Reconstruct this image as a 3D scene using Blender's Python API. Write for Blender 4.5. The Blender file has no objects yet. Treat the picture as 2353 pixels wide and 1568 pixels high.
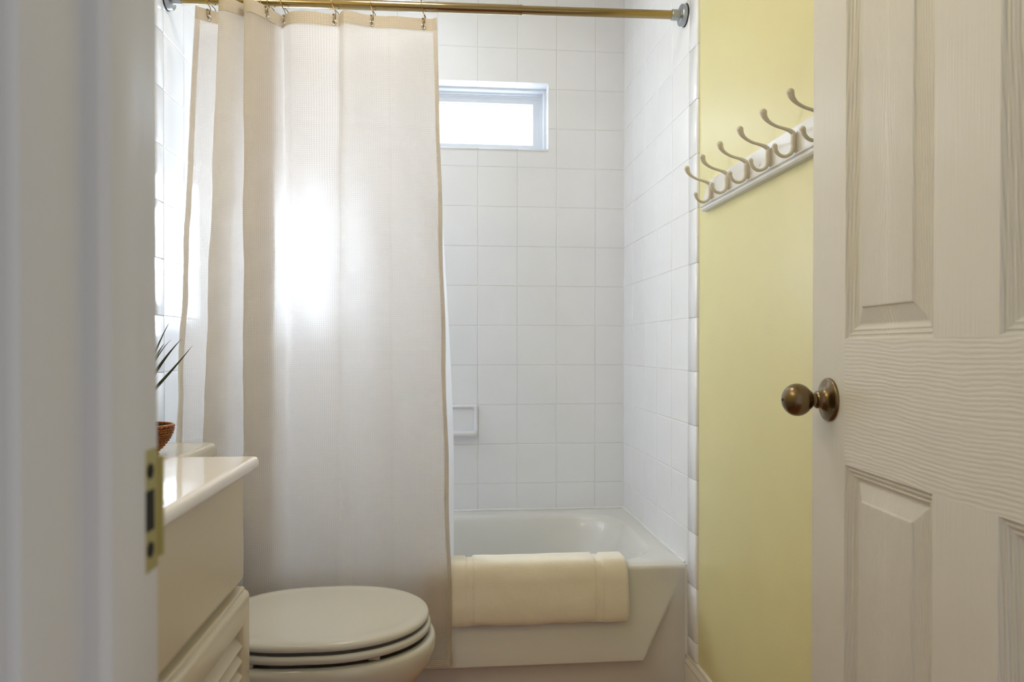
import bpy, bmesh, math, random
from mathutils import Vector, Matrix
random.seed(7)
PI = math.pi
S = bpy.context.scene
COL = S.collection

# ------------------------------------------------------------------ camera
cam_d = bpy.data.cameras.new('camera')
cam = bpy.data.objects.new('camera', cam_d); COL.objects.link(cam)
cam_d.sensor_fit = 'HORIZONTAL'; cam_d.sensor_width = 36
cam_d.lens = 1647.37 / 2353 * 36
cam_d.shift_y = 27.13 / 2353
cam_d.clip_start = .02
cam.matrix_world = (Matrix.Translation((0, 0, 1.03)) @ Matrix.Rotation(-.0951, 4, 'Z') @ Matrix.Rotation(PI/2 - .0069, 4, 'X')
                    @ Matrix.Rotation(.0010, 4, 'Z'))
cam_d.dof.use_dof = True; cam_d.dof.focus_distance = 1.9; cam_d.dof.aperture_fstop = 7.0
S.camera = cam

# ------------------------------------------------------------------ world, sun, exposure
W = bpy.data.worlds.new('sky'); S.world = W; W.use_nodes = True
W.node_tree.nodes['Background'].inputs[0].default_value = (.93, .96, 1, 1)
W.node_tree.nodes['Background'].inputs[1].default_value = .21
sd = bpy.data.lights.new('sun', 'SUN'); sd.energy = 1.5; sd.angle = math.radians(24); sd.color = (1, .97, .93)
sun = bpy.data.objects.new('sun', sd); COL.objects.link(sun)
sun.rotation_euler = Vector((-.62, -.85, -.50)).to_track_quat('-Z', 'Y').to_euler()
S.view_settings.view_transform = 'Standard'; S.view_settings.look = 'None'
S.view_settings.gamma = 1; S.view_settings.use_curve_mapping = False
S.view_settings.exposure = 1.37
CEIL_E = 6.6
BULB_E = 15.0     # vanity bulbs
PANE_E = 3.6      # daylight in the frosted pane

TUB_FILL_E = 10.0  # strength of the added fill light over the tub
PANE_LOW_E = 40.0 # daylight in the low window behind the curtain
# ------------------------------------------------------------------ material helpers
def srgb(r, g, b):
    f = lambda c: ((c/255 + .055)/1.055)**2.4 if c/255 > .04045 else c/255/12.92
    return (f(r), f(g), f(b), 1)
class NT:
    def __init__(s, name):
        s.m = bpy.data.materials.new(name); s.m.use_nodes = True; s.t = s.m.node_tree
        s.b = s.t.nodes['Principled BSDF']; s.out = s.t.nodes['Material Output']
    def n(s, typ, **kw):
        x = s.t.nodes.new(typ)
        for k, v in kw.items():
            if k.startswith('i_'): x.inputs[k[2:].replace('_', ' ')].default_value = v
            else: setattr(x, k, v)
        return x
    def l(s, a, b): s.t.links.new(a, b)
    def math(s, op, a, b=None, c=None):
        x = s.n('ShaderNodeMath', operation=op)
        for i, v in enumerate((a, b, c)):
            if v is None: continue
            if hasattr(v, 'links') or hasattr(v, 'is_linked'): s.l(v, x.inputs[i])
            else: x.inputs[i].default_value = v
        return x.outputs[0]
    def coord(s, kind='Object'): return s.n('ShaderNodeTexCoord').outputs[kind]
    def mapping(s, src, scale=(1,1,1), rot=(0,0,0)):
        m = s.n('ShaderNodeMapping'); m.inputs['Scale'].default_value = scale; m.inputs['Rotation'].default_value = rot
        s.l(src, m.inputs[0]); return m.outputs[0]
    def noise(s, src, scale, detail=3, rough=.5, dist=0):
        x = s.n('ShaderNodeTexNoise', i_Scale=scale, i_Detail=detail, i_Roughness=rough, i_Distortion=dist)
        if src is not None: s.l(src, x.inputs['Vector'])
        return x.outputs['Fac']
    def bump(s, h, strength=.3, dist=.001, to=True, prev=None):
        x = s.n('ShaderNodeBump', i_Strength=strength, i_Distance=dist); s.l(h, x.inputs['Height'])
        if prev is not None: s.l(prev, x.inputs['Normal'])
        if to: s.l(x.outputs[0], s.b.inputs['Normal'])
        return x.outputs[0]
    def mixc(s, fac, a, b):
        x = s.n('ShaderNodeMix', data_type='RGBA')
        if hasattr(fac, 'links'): s.l(fac, x.inputs[0])
        else: x.inputs[0].default_value = fac
        for i, v in ((6, a), (7, b)):
            if hasattr(v, 'links'): s.l(v, x.inputs[i])
            else: x.inputs[i].default_value = v
        return x.outputs[2]
def mat(name, col, rough=.4, metal=0, bump=None, coat=0, spec=.5):
    t = NT(name); b = t.b
    b.inputs['Base Color'].default_value = col; b.inputs['Roughness'].default_value = rough
    b.inputs['Metallic'].default_value = metal; b.inputs['Coat Weight'].default_value = coat
    b.inputs['Specular IOR Level'].default_value = spec
    c = t.coord()
    # slight uneven tone so nothing is perfectly flat
    nz = t.noise(c, 6, 2)
    d = tuple(x*.94 for x in col[:3]) + (1,)
    t.l(t.mixc(nz, col, d), b.inputs['Base Color'])
    if bump: t.bump(t.noise(c, bump[0], 4), bump[1], bump[2])
    return t.m

M = {}
M['tile'] = mat('white_glazed_tile', srgb(246, 247, 250), .16, bump=(9, .25, .004))
M['grout'] = mat('grout', srgb(232, 231, 229), .75, bump=(300, .3, .0005))
M['caulk'] = mat('caulk', srgb(240, 240, 238), .35)
M['paint'] = mat('yellow_wall_paint', srgb(229, 220, 162), .36, bump=(260, .22, .0012))
M['ceiling'] = mat('ceiling_paint', srgb(240, 238, 232), .8)
M['hallpaint'] = mat('hall_paint', srgb(232, 232, 230), .6)
M['jamb'] = mat('white_trim_paint', srgb(220, 219, 216), .38, bump=(30, .15, .001))
M['base'] = mat('baseboard_paint', srgb(232, 226, 214), .3)
M['tub'] = mat('tub_enamel', srgb(228, 226, 220), .14)
M['ceramic'] = mat('soap_dish_ceramic', srgb(242, 242, 244), .12)
M['toilet'] = mat('bone_toilet_ceramic', srgb(216, 211, 199), .1)
M['seat'] = mat('bone_toilet_plastic', srgb(214, 211, 202), .2)
M['rubber'] = mat('bumper', srgb(190, 180, 160), .5)
M['marble'] = mat('cultured_marble', srgb(248, 243, 241), .07, coat=.3)
M['cab'] = mat('cream_cabinet_paint', srgb(214, 203, 180), .3, bump=(60, .05, .0006))
M['rail'] = mat('white_rail_enamel', srgb(233, 232, 231), .22)
M['hook'] = mat('cream_hook_enamel', srgb(222, 215, 201), .17)
M['vinyl'] = mat('window_vinyl', srgb(228, 233, 240), .35)
M['chrome'] = mat('chrome', srgb(215, 218, 222), .12, 1)
M['zinc'] = mat('dull_zinc', srgb(168, 172, 176), .32, 1, bump=(80, .2, .001))
M['brass_rod'] = mat('antique_brass_tube', srgb(166, 146, 108), .16, 1)
M['bronze'] = mat('antique_brass', srgb(126, 108, 82), .27, 1, bump=(200, .05, .0004))
M['hookmetal'] = mat('aged_brass_wire', srgb(150, 122, 80), .25, 1)
M['strike'] = mat('worn_brass_strike', srgb(172, 162, 108), .4, 1)
M['dark'] = mat('dark_hole', srgb(20, 16, 12), .8)
M['soil'] = mat('moss', srgb(70, 60, 40), .9)

def floor_mat():
    t = NT('brown_floor_tile'); c = t.coord()
    n = t.noise(t.mapping(c, (2, 8, 2)), 3, 5)
    t.l(t.mixc(n, srgb(140, 84, 44), srgb(176, 112, 64)), t.b.inputs['Base Color'])
    t.b.inputs['Roughness'].default_value = .35
    return t.m
M['floor'] = floor_mat()

def leaf_mat():
    t = NT('dark_green_leaf'); c = t.coord('UV')
    w = t.noise(t.mapping(c, (30, 1, 1)), 4, 2)
    t.l(t.mixc(w, srgb(22, 34, 16), srgb(52, 66, 36)), t.b.inputs['Base Color'])
    t.b.inputs['Roughness'].default_value = .4
    return t.m
M['leaf'] = leaf_mat()

def rattan_mat():
    t = NT('woven_rattan'); c = t.coord('Object')
    n = t.noise(c, 150, 1)
    t.l(t.mixc(n, srgb(52, 24, 10), srgb(206, 122, 52)), t.b.inputs['Base Color'])
    t.b.inputs['Roughness'].default_value = .35
    return t.m
M['rattan'] = rattan_mat()
M['rattan_dark'] = mat('dark_cane', srgb(26, 14, 9), .4)

def cloth(name, col, trans_col, wd, wt, wp, waffle, pitch=.0104, bstr=.5, fwd=0):
    """woven sheet: diffuse + translucent + a few open holes; waffle relief from the UVs (metres)"""
    t = NT(name); t.t.nodes.remove(t.b)
    uv = t.coord('UV')
    sep = t.n('ShaderNodeSeparateXYZ'); t.l(uv, sep.inputs[0])
    k = 2*PI/pitch
    sx = t.math('SINE', t.math('MULTIPLY', sep.outputs[0], k))
    sy = t.math('SINE', t.math('MULTIPLY', sep.outputs[1], k))
    h = t.math('MULTIPLY', t.math('ABSOLUTE', sx), t.math('ABSOLUTE', sy))
    fine = t.noise(t.mapping(uv, (1, 1, 1)), 9, 3)
    nrm = None
    if waffle:
        bn = t.n('ShaderNodeBump', i_Strength=bstr, i_Distance=.0012); t.l(h, bn.inputs['Height'])
        b2 = t.n('ShaderNodeBump', i_Strength=.35, i_Distance=.006); t.l(fine, b2.inputs['Height']); t.l(bn.outputs[0], b2.inputs['Normal'])
        nrm = b2.outputs[0]
    d = t.n('ShaderNodeBsdfDiffuse'); tr = t.n('ShaderNodeBsdfTranslucent'); tp = t.n('ShaderNodeBsdfTransparent')
    if waffle:
        h2 = t.math('POWER', h, 1.6)
        t.l(t.mixc(h2, tuple(x*.86 for x in col[:3])+(1,), col), d.inputs[0])
        t.l(t.mixc(h2, tuple(x*.80 for x in trans_col[:3])+(1,), trans_col), tr.inputs[0])
    else:
        d.inputs[0].default_value = col; tr.inputs[0].default_value = trans_col
    if nrm is not None: t.l(nrm, d.inputs['Normal']); t.l(nrm, tr.inputs['Normal'])
    m1 = t.n('ShaderNodeMixShader'); m1.inputs[0].default_value = wt/(wd+wt); t.l(d.outputs[0], m1.inputs[1]); t.l(tr.outputs[0], m1.inputs[2])
    m2 = t.n('ShaderNodeMixShader'); m2.inputs[0].default_value = wp; t.l(m1.outputs[0], m2.inputs[1]); t.l(tp.outputs[0], m2.inputs[2])
    last = m2.outputs[0]
    if fwd:    # thin cloth scatters part of the light onward around its own direction
        rf = t.n('ShaderNodeBsdfRefraction', i_Roughness=.75, i_IOR=1.30)
        m3 = t.n('ShaderNodeMixShader'); m3.inputs[0].default_value = fwd; t.l(last, m3.inputs[1]); t.l(rf.outputs[0], m3.inputs[2]); last = m3.outputs[0]
    t.l(last, t.out.inputs[0])
    return t.m
CURT_C = srgb(236, 227, 214)
M['curtain'] = cloth('waffle_weave_curtain', CURT_C, srgb(252, 247, 243), .40, .55, .09, True, fwd=.035)
M['side_hem'] = cloth('waffle_side_hem', srgb(236, 226, 212), srgb(250, 242, 232), .5, .5, .0, True)
M['hem'] = cloth('waffle_hem', srgb(216, 204, 186), srgb(240, 226, 206), .8, .2, .0, True)
M['liner'] = cloth('white_liner', srgb(240, 240, 242), srgb(245, 245, 248), .45, .50, .0, False, fwd=.28)

def towel_mat():
    t = NT('cream_terry'); c = t.coord()
    n = t.noise(c, 420, 4, .7); n2 = t.noise(c, 22, 4)
    t.l(t.mixc(n2, srgb(255, 248, 232), srgb(252, 241, 220)), t.b.inputs['Base Color'])
    t.b.inputs['Roughness'].default_value = .95; t.b.inputs['Sheen Weight'].default_value = .6
    b = t.bump(n2, .5, .006, to=False); t.bump(n, .8, .0016, prev=b)
    return t.m
M['towel'] = towel_mat()

def door_mat(name, kind):
    t = NT(name); c = t.coord()
    t.b.inputs['Roughness'].default_value = .33
    t.b.inputs['Base Color'].default_value = srgb(228, 224, 217)
    if kind == 'h':   # lock rail grain, runs along the width
        nz = t.noise(t.mapping(c, (2.2, 1, 3.5)), 1.6, 2)
        sep = t.n('ShaderNodeSeparateXYZ'); t.l(c, sep.inputs[0])
        n3 = t.noise(t.mapping(c, (26, 1, 60)), 1.0, 3)
        p = t.math('ADD', t.math('ADD', t.math('MULTIPLY', sep.outputs[2], 1050), t.math('MULTIPLY', nz, 36)), t.math('MULTIPLY', n3, 7))
        n2 = t.noise(t.mapping(c, (12, 1, 240)), 1.0, 4)
        h = t.math('ADD', t.math('MULTIPLY', t.math('SINE', p), .22), t.math('MULTIPLY', n2, 1.1))
        t.bump(h, .5, .0010)
    elif kind == 'v':
        n2 = t.noise(t.mapping(c, (420, 1, 6)), 1.0, 4)
        t.bump(n2, .65, .0012)
    else:             # cathedral grain inside the fields
        sep = t.n('ShaderNodeSeparateXYZ'); t.l(c, sep.inputs[0])
        x0 = t.math('SUBTRACT', sep.outputs[0], .225)
        nz = t.noise(t.mapping(c, (14, 1, 4)), 1.0, 3)
        r = t.math('ADD', t.math('MULTIPLY', t.math('POWER', t.math('ABSOLUTE', x0), 1.25), 2600), t.math('MULTIPLY', sep.outputs[2], 52))
        p = t.math('ADD', r, t.math('MULTIPLY', nz, 22))
        s_ = t.math('POWER', t.math('ABSOLUTE', t.math('SINE', t.math('MULTIPLY', p, .5))), 5.0)
        n2 = t.noise(t.mapping(c, (300, 1, 8)), 1.0, 3)
        t.bump(t.math('ADD', t.math('MULTIPLY', s_, -1.0), t.math('MULTIPLY', n2, .28)), .62, .0011)
    return t.m
M['door_v'] = door_mat('door_paint_upright_grain', 'v')
M['door_h'] = door_mat('door_paint_level_grain', 'h')
M['door_f'] = door_mat('door_paint_cathedral_grain', 'f')

def emis(name, col, e):
    t = NT(name); t.t.nodes.remove(t.b)
    x = t.n('ShaderNodeEmission'); x.inputs[0].default_value = col; x.inputs[1].default_value = e
    t.l(x.outputs[0], t.out.inputs[0]); return t.m
def pane_mat(e):
    t = NT('frosted_daylit_glass'); t.t.nodes.remove(t.b)
    x = t.n('ShaderNodeEmission'); x.inputs[0].default_value = (.78, .89, 1, 1); x.inputs[1].default_value = e
    p = t.n('ShaderNodeBsdfTransparent'); mx = t.n('ShaderNodeMixShader'); mx.inputs[0].default_value = .5
    t.l(x.outputs[0], mx.inputs[1]); t.l(p.outputs[0], mx.inputs[2]); t.l(mx.outputs[0], t.out.inputs[0])
    return t.m
M['pane'] = pane_mat(PANE_E)
M['pane_low'] = pane_mat(PANE_LOW_E)
M['dome'] = emis('lit_opal_glass', (1, .95, .89, 1), CEIL_E)
M['tub_fill_lens'] = emis('lit_tub_fill_lens', (.80, .90, 1, 1), TUB_FILL_E)
M['bulb'] = emis('lit_bulb', (1, .90, .79, 1), BULB_E)

# ------------------------------------------------------------------ object helpers
def link(name, me, m=None, parent=None):
    o = bpy.data.objects.new(name, me); COL.objects.link(o)
    if m is not None:
        for x in (m if isinstance(m, (list, tuple)) else [m]): me.materials.append(x)
    if parent is not None: o.parent = parent
    return o
def obj(name, bm, m, parent=None, smooth=None):
    bmesh.ops.recalc_face_normals(bm, faces=bm.faces)
    me = bpy.data.meshes.new(name); bm.to_mesh(me); bm.free()
    if smooth is not None:
        for p in me.polygons: p.use_smooth = True
        try: me.set_sharp_from_angle(angle=math.radians(smooth))
        except Exception: pass
    return link(name, me, m, parent)
def tag(o, label=None, cat=None, group=None, kind=None):
    if label: o['label'] = label
    if cat: o['category'] = cat
    if group: o['group'] = group
    if kind: o['kind'] = kind
    return o
def empty(name, loc, rz=0, label=None, cat=None, group=None, kind=None):
    o = bpy.data.objects.new(name, None); COL.objects.link(o); o.location = loc; o.rotation_euler = (0, 0, rz)
    o.empty_display_size = .05
    return tag(o, label, cat, group, kind)
def B(): return bmesh.new()
def box(bm, x0, x1, y0, y1, z0, z1, bev=0, seg=2):
    b2 = bmesh.new()
    bmesh.ops.create_cube(b2, size=1)
    for v in b2.verts: v.co = Vector(((x0+x1)/2 + v.co.x*(x1-x0), (y0+y1)/2 + v.co.y*(y1-y0), (z0+z1)/2 + v.co.z*(z1-z0)))
    if bev: bmesh.ops.bevel(b2, geom=list(b2.edges), offset=bev, segments=seg, affect='EDGES', profile=.5)
    me = bpy.data.meshes.new('tmp'); b2.to_mesh(me); b2.free(); bm.from_mesh(me); bpy.data.meshes.remove(me)
    return bm
def loft(bm, loops, cap0=False, cap1=False, closed=True):
    vs = [[bm.verts.new(p) for p in L] for L in loops]
    n = len(vs[0])
    for a, b in zip(vs[:-1], vs[1:]):
        for i in range(n if closed else n-1):
            j = (i+1) % n
            bm.faces.new((a[i], a[j], b[j], b[i]))
    if cap0: bm.faces.new(vs[0][::-1])
    if cap1: bm.faces.new(vs[-1])
    return vs
def lathe(bm, prof, center, axis=(0, 0, 1), seg=40, cap=True):
    """prof: (r, h) along axis"""
    q = Vector((0, 0, 1)).rotation_difference(Vector(axis).normalized()); c = Vector(center)
    loops = [[c + q @ Vector((max(r, 1e-5)*math.cos(2*PI*i/seg), max(r, 1e-5)*math.sin(2*PI*i/seg), h)) for i in range(seg)] for r, h in prof]
    loft(bm, loops, cap, cap)
    return bm
def tube(bm, pts, rad, seg=12, caps=True):
    pts = [Vector(p) for p in pts]
    rads = rad if isinstance(rad, (list, tuple)) else [rad]*len(pts)
    up = None; loops = []
    for i, p in enumerate(pts):
        t = (pts[min(i+1, len(pts)-1)] - pts[max(i-1, 0)]).normalized()
        if up is None:
            up = Vector((0, 0, 1)) if abs(t.z) < .9 else Vector((0, 1, 0))
            up = (up - t*up.dot(t)).normalized()
        up = (up - t*up.dot(t)).normalized(); s = t.cross(up)
        loops.append([p + (up*math.cos(2*PI*k/seg) + s*math.sin(2*PI*k/seg))*rads[i] for k in range(seg)])
    loft(bm, loops, caps, caps); return bm
def crom(P, n, closed=False):
    P = [tuple(p) for p in P]; out = []
    for i in range(len(P)-1):
        p0 = P[max(i-1, 0)]; p1 = P[i]; p2 = P[i+1]; p3 = P[min(i+2, len(P)-1)]
        for k in range(n):
            t = k/n
            out.append(tuple(.5*((2*b) + (-a+c)*t + (2*a-5*b+4*c-d)*t*t + (-a+3*b-3*c+d)*t**3) for a, b, c, d in zip(p0, p1, p2, p3)))
    out.append(P[-1]); return out
def rrect(x0, x1, y0, y1, r, n=10, z=0):
    pts = []
    for cx, cy, a0 in ((x1-r, y1-r, 0), (x0+r, y1-r, PI/2), (x0+r, y0+r, PI), (x1-r, y0+r, 1.5*PI)):
        for k in range(n+1):
            a = a0 + PI/2*k/n; pts.append((cx + r*math.cos(a), cy + r*math.sin(a), z))
    return pts

# ------------------------------------------------------------------ room numbers (metres)
P = .157
XR, XL, YB = .7224, -.7744, 2.8336          # tile faces
XRW, XLW, YBW = .7304, -.7824, 2.8416       # painted wall planes behind them
Z0 = 1.7464                                  # one level grout line
YE = 1.999                                   # near edge of the tiled surround
TUBZ, TUBY = .384, 2.079
CEIL = 2.44
YF0, YF1 = .285, .41                         # doorway wall
JX0, JX1 = -.157, .605                       # opening between the jambs

# ------------------------------------------------------------------ setting
def struct(name, bm, m, parent=None, smooth=None):
    o = obj(name, bm, m, parent, smooth)
    if parent is None: o['kind'] = 'structure'
    return o
struct('floor', box(B(), XLW-.1, XRW+.1, -1.0, YBW+.1, -.05, 0), M['floor'])
struct('ceiling', box(B(), XLW-.1, XRW+.1, YF0, YBW+.1, CEIL, CEIL+.05), M['ceiling'])
wl = struct('wall_left', box(B(), XLW-.1, XLW, YF0, YBW+.1, 0, CEIL), M['paint'])
wr = struct('wall_right', box(B(), XRW, XRW+.1, YF0, YBW+.1, 0, CEIL), M['paint'])
bm = B()
WX0, WX1, WZ0, WZ1 = -.20, .4145, 1.820, 2.0835
LX0, LX1, LZ0, LZ1 = -.635, -.46, 1.10, 1.68
box(bm, LX1, WX0, YBW, YBW+.1, 0, CEIL); box(bm, WX1, XRW, YBW, YBW+.1, 0, CEIL)
box(bm, WX0, WX1, YBW, YBW+.1, 0, WZ0); box(bm, WX0, WX1, YBW, YBW+.1, WZ1, CEIL)
box(bm, XLW, LX0, YBW, YBW+.1, 0, CEIL)
box(bm, LX0, LX1, YBW, YBW+.1, 0, LZ0); box(bm, LX0, LX1, YBW, YBW+.1, LZ1, CEIL)
wb = struct('wall_back', bm, M['grout'])
bm = B()
box(bm, XLW, JX0-.018, YF0, YF1, 0, CEIL); box(bm, JX1+.018, XRW, YF0, YF1, 0, CEIL); box(bm, JX0-.018, JX1+.018, YF0, YF1, 2.05, CEIL)
struct('wall_front', bm, M['paint'])

# glazed tiles: every tile a raised, softly edged quad over the grout bed
def tiles(name, parent, frame, u0, u1, v0, v1, uo, vo, holes=(), edge_round=None):
    """frame(u,v,h)->xyz, h = height above grout bed (face of tile at h=T)"""
    T = .008; g = .0008; bv = .0015
    def cuts(a, b, o):
        k = math.ceil((a-o)/P - 1e-6); out = [a]
        while o+k*P < b-1e-4:
            if o+k*P > a+1e-4: out.append(o+k*P)
            k += 1
        return out + [b]
    bm = B()
    def quad(a, b, c, d, j, fl=(1, 1, 1, 1)):
        if b-a < .006 or d-c < .006: return
        L = []
        for i, h in ((0, T-.0025), (.0003, T-.0011), (bv*.6, T-.0004), (bv*1.6, T)):
            p, q, r, s = [v+sg*(g+i)*f for v, sg, f in zip((a, b, c, d), (1, -1, 1, -1), fl)]
            L.append([(p, r, h), (q, r, h), (q, s, h), (p, s, h)])
        loft(bm, [[frame(u, v, h+j) for u, v, h in l] for l in L], cap1=True)
    us, vs = cuts(u0, u1, uo), cuts(v0, v1, vo)
    for a, b in zip(us[:-1], us[1:]):
        for c, d in zip(vs[:-1], vs[1:]):
            cells = [(a, b, c, d, (1, 1, 1, 1))]; j = random.uniform(-.00012, .00012)
            for (h0, h1, k0, k1) in holes:
                nxt = []
                for (p, q, r, s, f) in cells:
                    if q <= h0 or p >= h1 or s <= k0 or r >= k1: nxt.append((p, q, r, s, f)); continue
                    if p < h0: nxt.append((p, h0, r, s, (f[0], 0, f[2], f[3]))); p = h0; f = (0, f[1], f[2], f[3])
                    if q > h1: nxt.append((h1, q, r, s, (0, f[1], f[2], f[3]))); q = h1; f = (f[0], 0, f[2], f[3])
                    if r < k0: nxt.append((p, q, r, k0, (f[0], f[1], f[2], 0)))
                    if s > k1: nxt.append((p, q, k1, s, (f[0], f[1], 0, f[3])))
                cells = nxt
            for p, q, r, s, f in cells: quad(p, q, r, s, j, f)
    o = obj(name, bm, M['tile'], parent)
    # grout bed
    bm = B(); h = T-.0013
    cells = []; left = u0
    for (h0, h1, k0, k1) in sorted(holes): cells += [(left, h0, v0, v1), (h0, h1, v0, k0), (h0, h1, k1, v1)]; left = h1
    cells.append((left, u1, v0, v1))
    for (a, b, c, d) in cells:
        bm.faces.new([bm.verts.new(frame(*p)) for p in ((a, c, h), (b, c, h), (b, d, h), (a, d, h))])
    obj('grout_bed', bm, M['grout'], parent)
    return o
tiles('tile_surround', wb, lambda u, v, h: (u, YBW-h, v), XL, XR, TUBZ-.02, CEIL, .1345, Z0, holes=[(LX0, LX1, LZ0, LZ1), (WX0, WX1, WZ0, WZ1)])
tiles('tile_surround', wr, lambda u, v, h: (XRW-h, u, v), 2.0678, YB, TUBZ-.02, CEIL, 2.5388, Z0)
tiles('tile_surround', wl, lambda u, v, h: (XLW+h, u, v), 2.0787, YB, TUBZ-.02, CEIL, 2.2357, Z0)
# bullnose column at the open edge: rounded over towards the painted wall
def bullnose(parent, sx, xw, ya, yb, zb):
    bm = B(); T = .008; g = .0009
    zs = [zb] + [Z0 + k*P for k in range(-12, 6) if zb+.01 < Z0+k*P < CEIL-.01] + [CEIL]
    prof = [(ya, 0), (ya+.0006, .0030), (ya+.0022, .0055), (ya+.0048, .0072), (ya+.009, .0079), (ya+.013, T), (yb-.0026, T), (yb-.001, T-.0008), (yb-.0009, T-.0035)]
    for a, b in zip(zs[:-1], zs[1:]):
        z = [(a+g, -.0022), (a+g+.0004, -.0010), (a+g+.0022, 0), (b-g-.0022, 0), (b-g-.0004, -.0010), (b-g, -.0022)]
        loft(bm, [[(xw + sx*max(h+dh, 0), y, zz) for y, h in prof] for zz, dh in z], closed=False)
    obj('bullnose_edge', bm, M['tile'], parent, smooth=40)
    bm = B(); box(bm, min(xw, xw+sx*.0052), max(xw, xw+sx*.0052), ya+.002, yb+.001, zb, CEIL); obj('grout_bed', bm, M['grout'], parent)
    bm = B(); box(bm, min(xw, xw+sx*.0078), max(xw, xw+sx*.0078), yb, yb+.03, .0, TUBZ-.018); obj('filler', bm, M['caulk'], parent)
bullnose(wr, -1, XRW, YE, 2.0678, .119)
bullnose(wl, 1, XLW, YE, 2.0787, .119)

# caulk bead along the tub
bm = B()
tube(bm, [(XL, YB-.001, TUBZ+.002), (XR, YB-.001, TUBZ+.002)], .005, 8)
tube(bm, [(XR-.001, TUBY+.01, TUBZ+.002), (XR-.001, YB, TUBZ+.002)], .005, 8)
tube(bm, [(XL+.001, TUBY+.01, TUBZ+.002), (XL+.001, YB, TUBZ+.002)], .005, 8)
tube(bm, [(XR-.0005, TUBY+.001, .115), (XR-.0005, TUBY+.001, TUBZ)], .004, 8)
tube(bm, [(XR, YB, TUBZ), (XR, YB, CEIL-.01)], .0022, 8)
tag(obj('trim_1', bm, M['caulk'], smooth=60), kind='structure')

# baseboards
def baseboard(name, sx, xw, y0, y1):
    bm = B()
    pr = [(0, 0), (.013, 0), (.013, .082), (.011, .086), (.0125, .090), (.012, .097), (.0075, .104), (.0065, .108), (.0078, .112), (.006, .118), (0, .119)]
    loft(bm, [[(xw+sx*a, y, z) for a, z in pr] for y in (y0, y1)], True, True)
    r = [(0, 0), (.013, 0), (.013+.014, 0)] + [(.013+.014*math.cos(a), .018*math.sin(a)) for a in (.3, .6, .9, 1.2, 1.57)] + [(0, .018)]
    loft(bm, [[(xw+sx*a, y, z) for a, z in r] for y in (y0, y1-.004)], True, True)
    tag(obj(name, bm, M['base'], smooth=30), kind='structure')
baseboard('baseboard_right', -1, XRW, YF1, TUBY-.001)
baseboard('baseboard_left', 1, XLW, 1.40, TUBY-.001)

# doorway frame: jambs, stop, casing
bm = B()
box(bm, JX0-.018, JX0, YF0-.002, YF1+.002, 0, 2.032, .001)
box(bm, JX1, JX1+.018, YF0-.002, YF1+.002, 0, 2.032, .001)
box(bm, JX0-.018, JX1+.018, YF0-.002, YF1+.002, 2.032, 2.05, .001)
jamb = struct('trim_2', bm, M['jamb'], smooth=30)
bm = B()
for s, x in ((1, JX0), (-1, JX1)):
    pr = [(0, .331), (.006, .331), (.0095, .335), (.0105, .341), (.0105, .369), (.009, .372), (0, .372)]
    loft(bm, [[(x+s*a, y, z) for a, y in pr] for z in (0, 2.032)], True, True)
box(bm, JX0, JX1, .331, .372, 2.021, 2.032)
obj('door_stop', bm, M['jamb'], jamb, smooth=30)
bm = B()
for s, x in ((-1, JX0), (1, JX1)):
    for yy, d in ((YF0, -1), (YF1, 1)):
        pr = [(.006, 0), (.006, .011), (.009, .014), (.025, .015), (.045, .0125), (.052, .016), (.058, .016), (.062, .012), (.062, 0)]
        loft(bm, [[(x+s*a, yy+d*b, z) for a, b in pr] for z in (0, 2.1)], True, True)
box(bm, JX0-.062, JX1+.062, YF0-.015, YF0, 2.038, 2.1, .003); box(bm, JX0-.062, JX1+.062, YF1, YF1+.015, 2.038, 2.1, .003)
casing = tag(obj('trim_3', bm, M['jamb'], smooth=30), kind='structure')
# strike plate
bm = B(); zc = .943; x = JX0
prof = [(.3785, 0), (.3785, .0012), (.4085, .0014), (.4125, .0014), (.4150, .0002), (.4165, -.0020), (.4150, -.0024), (.4125, .0000), (.4085, 0)]

hh = .0325
# flat leaf with clipped ends and the curved lip in the middle
loft(bm, [[(x+b, y, z) for y, b in [(.3785, 0), (.3785, .0013), (.4085, .0013), (.4085, 0)]] for z in (zc-hh, zc+hh)], True, True)
loft(bm, [[(x+b, y, z) for y, b in [(.4080, 0), (.4080, .0014), (.4120, .0026), (.4150, .0022), (.4175, -.0006), (.4168, -.0014), (.4145, .0012), (.412, .0014)]] for z in (zc-hh+.005, zc+hh-.005)], True, True)
sp = obj('strike_plate', bm, M['strike'], jamb, smooth=40)
sp['label'] = 'worn brass strike plate'
bm = B()
box(bm, x+.0008, x+.0016, .3900, .4035, zc-.011, zc+.011, .0003, 1)
o = obj('latch_hole', bm, M['dark'], sp)
for dz in (-.021, .021):
    bm = B(); lathe(bm, [(.0042, 0), (.0042, .0006), (.003, .0009)], (x+.001, .3985, zc+dz), (1, 0, 0), 20); obj('screw', bm, M['dark'], sp)
# hall floor and door threshold behind the camera side
struct('trim_4', box(B(), JX0-.018, JX1+.018, YF0-.03, YF1+.01, 0, .012, .003), M['floor'])

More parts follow.
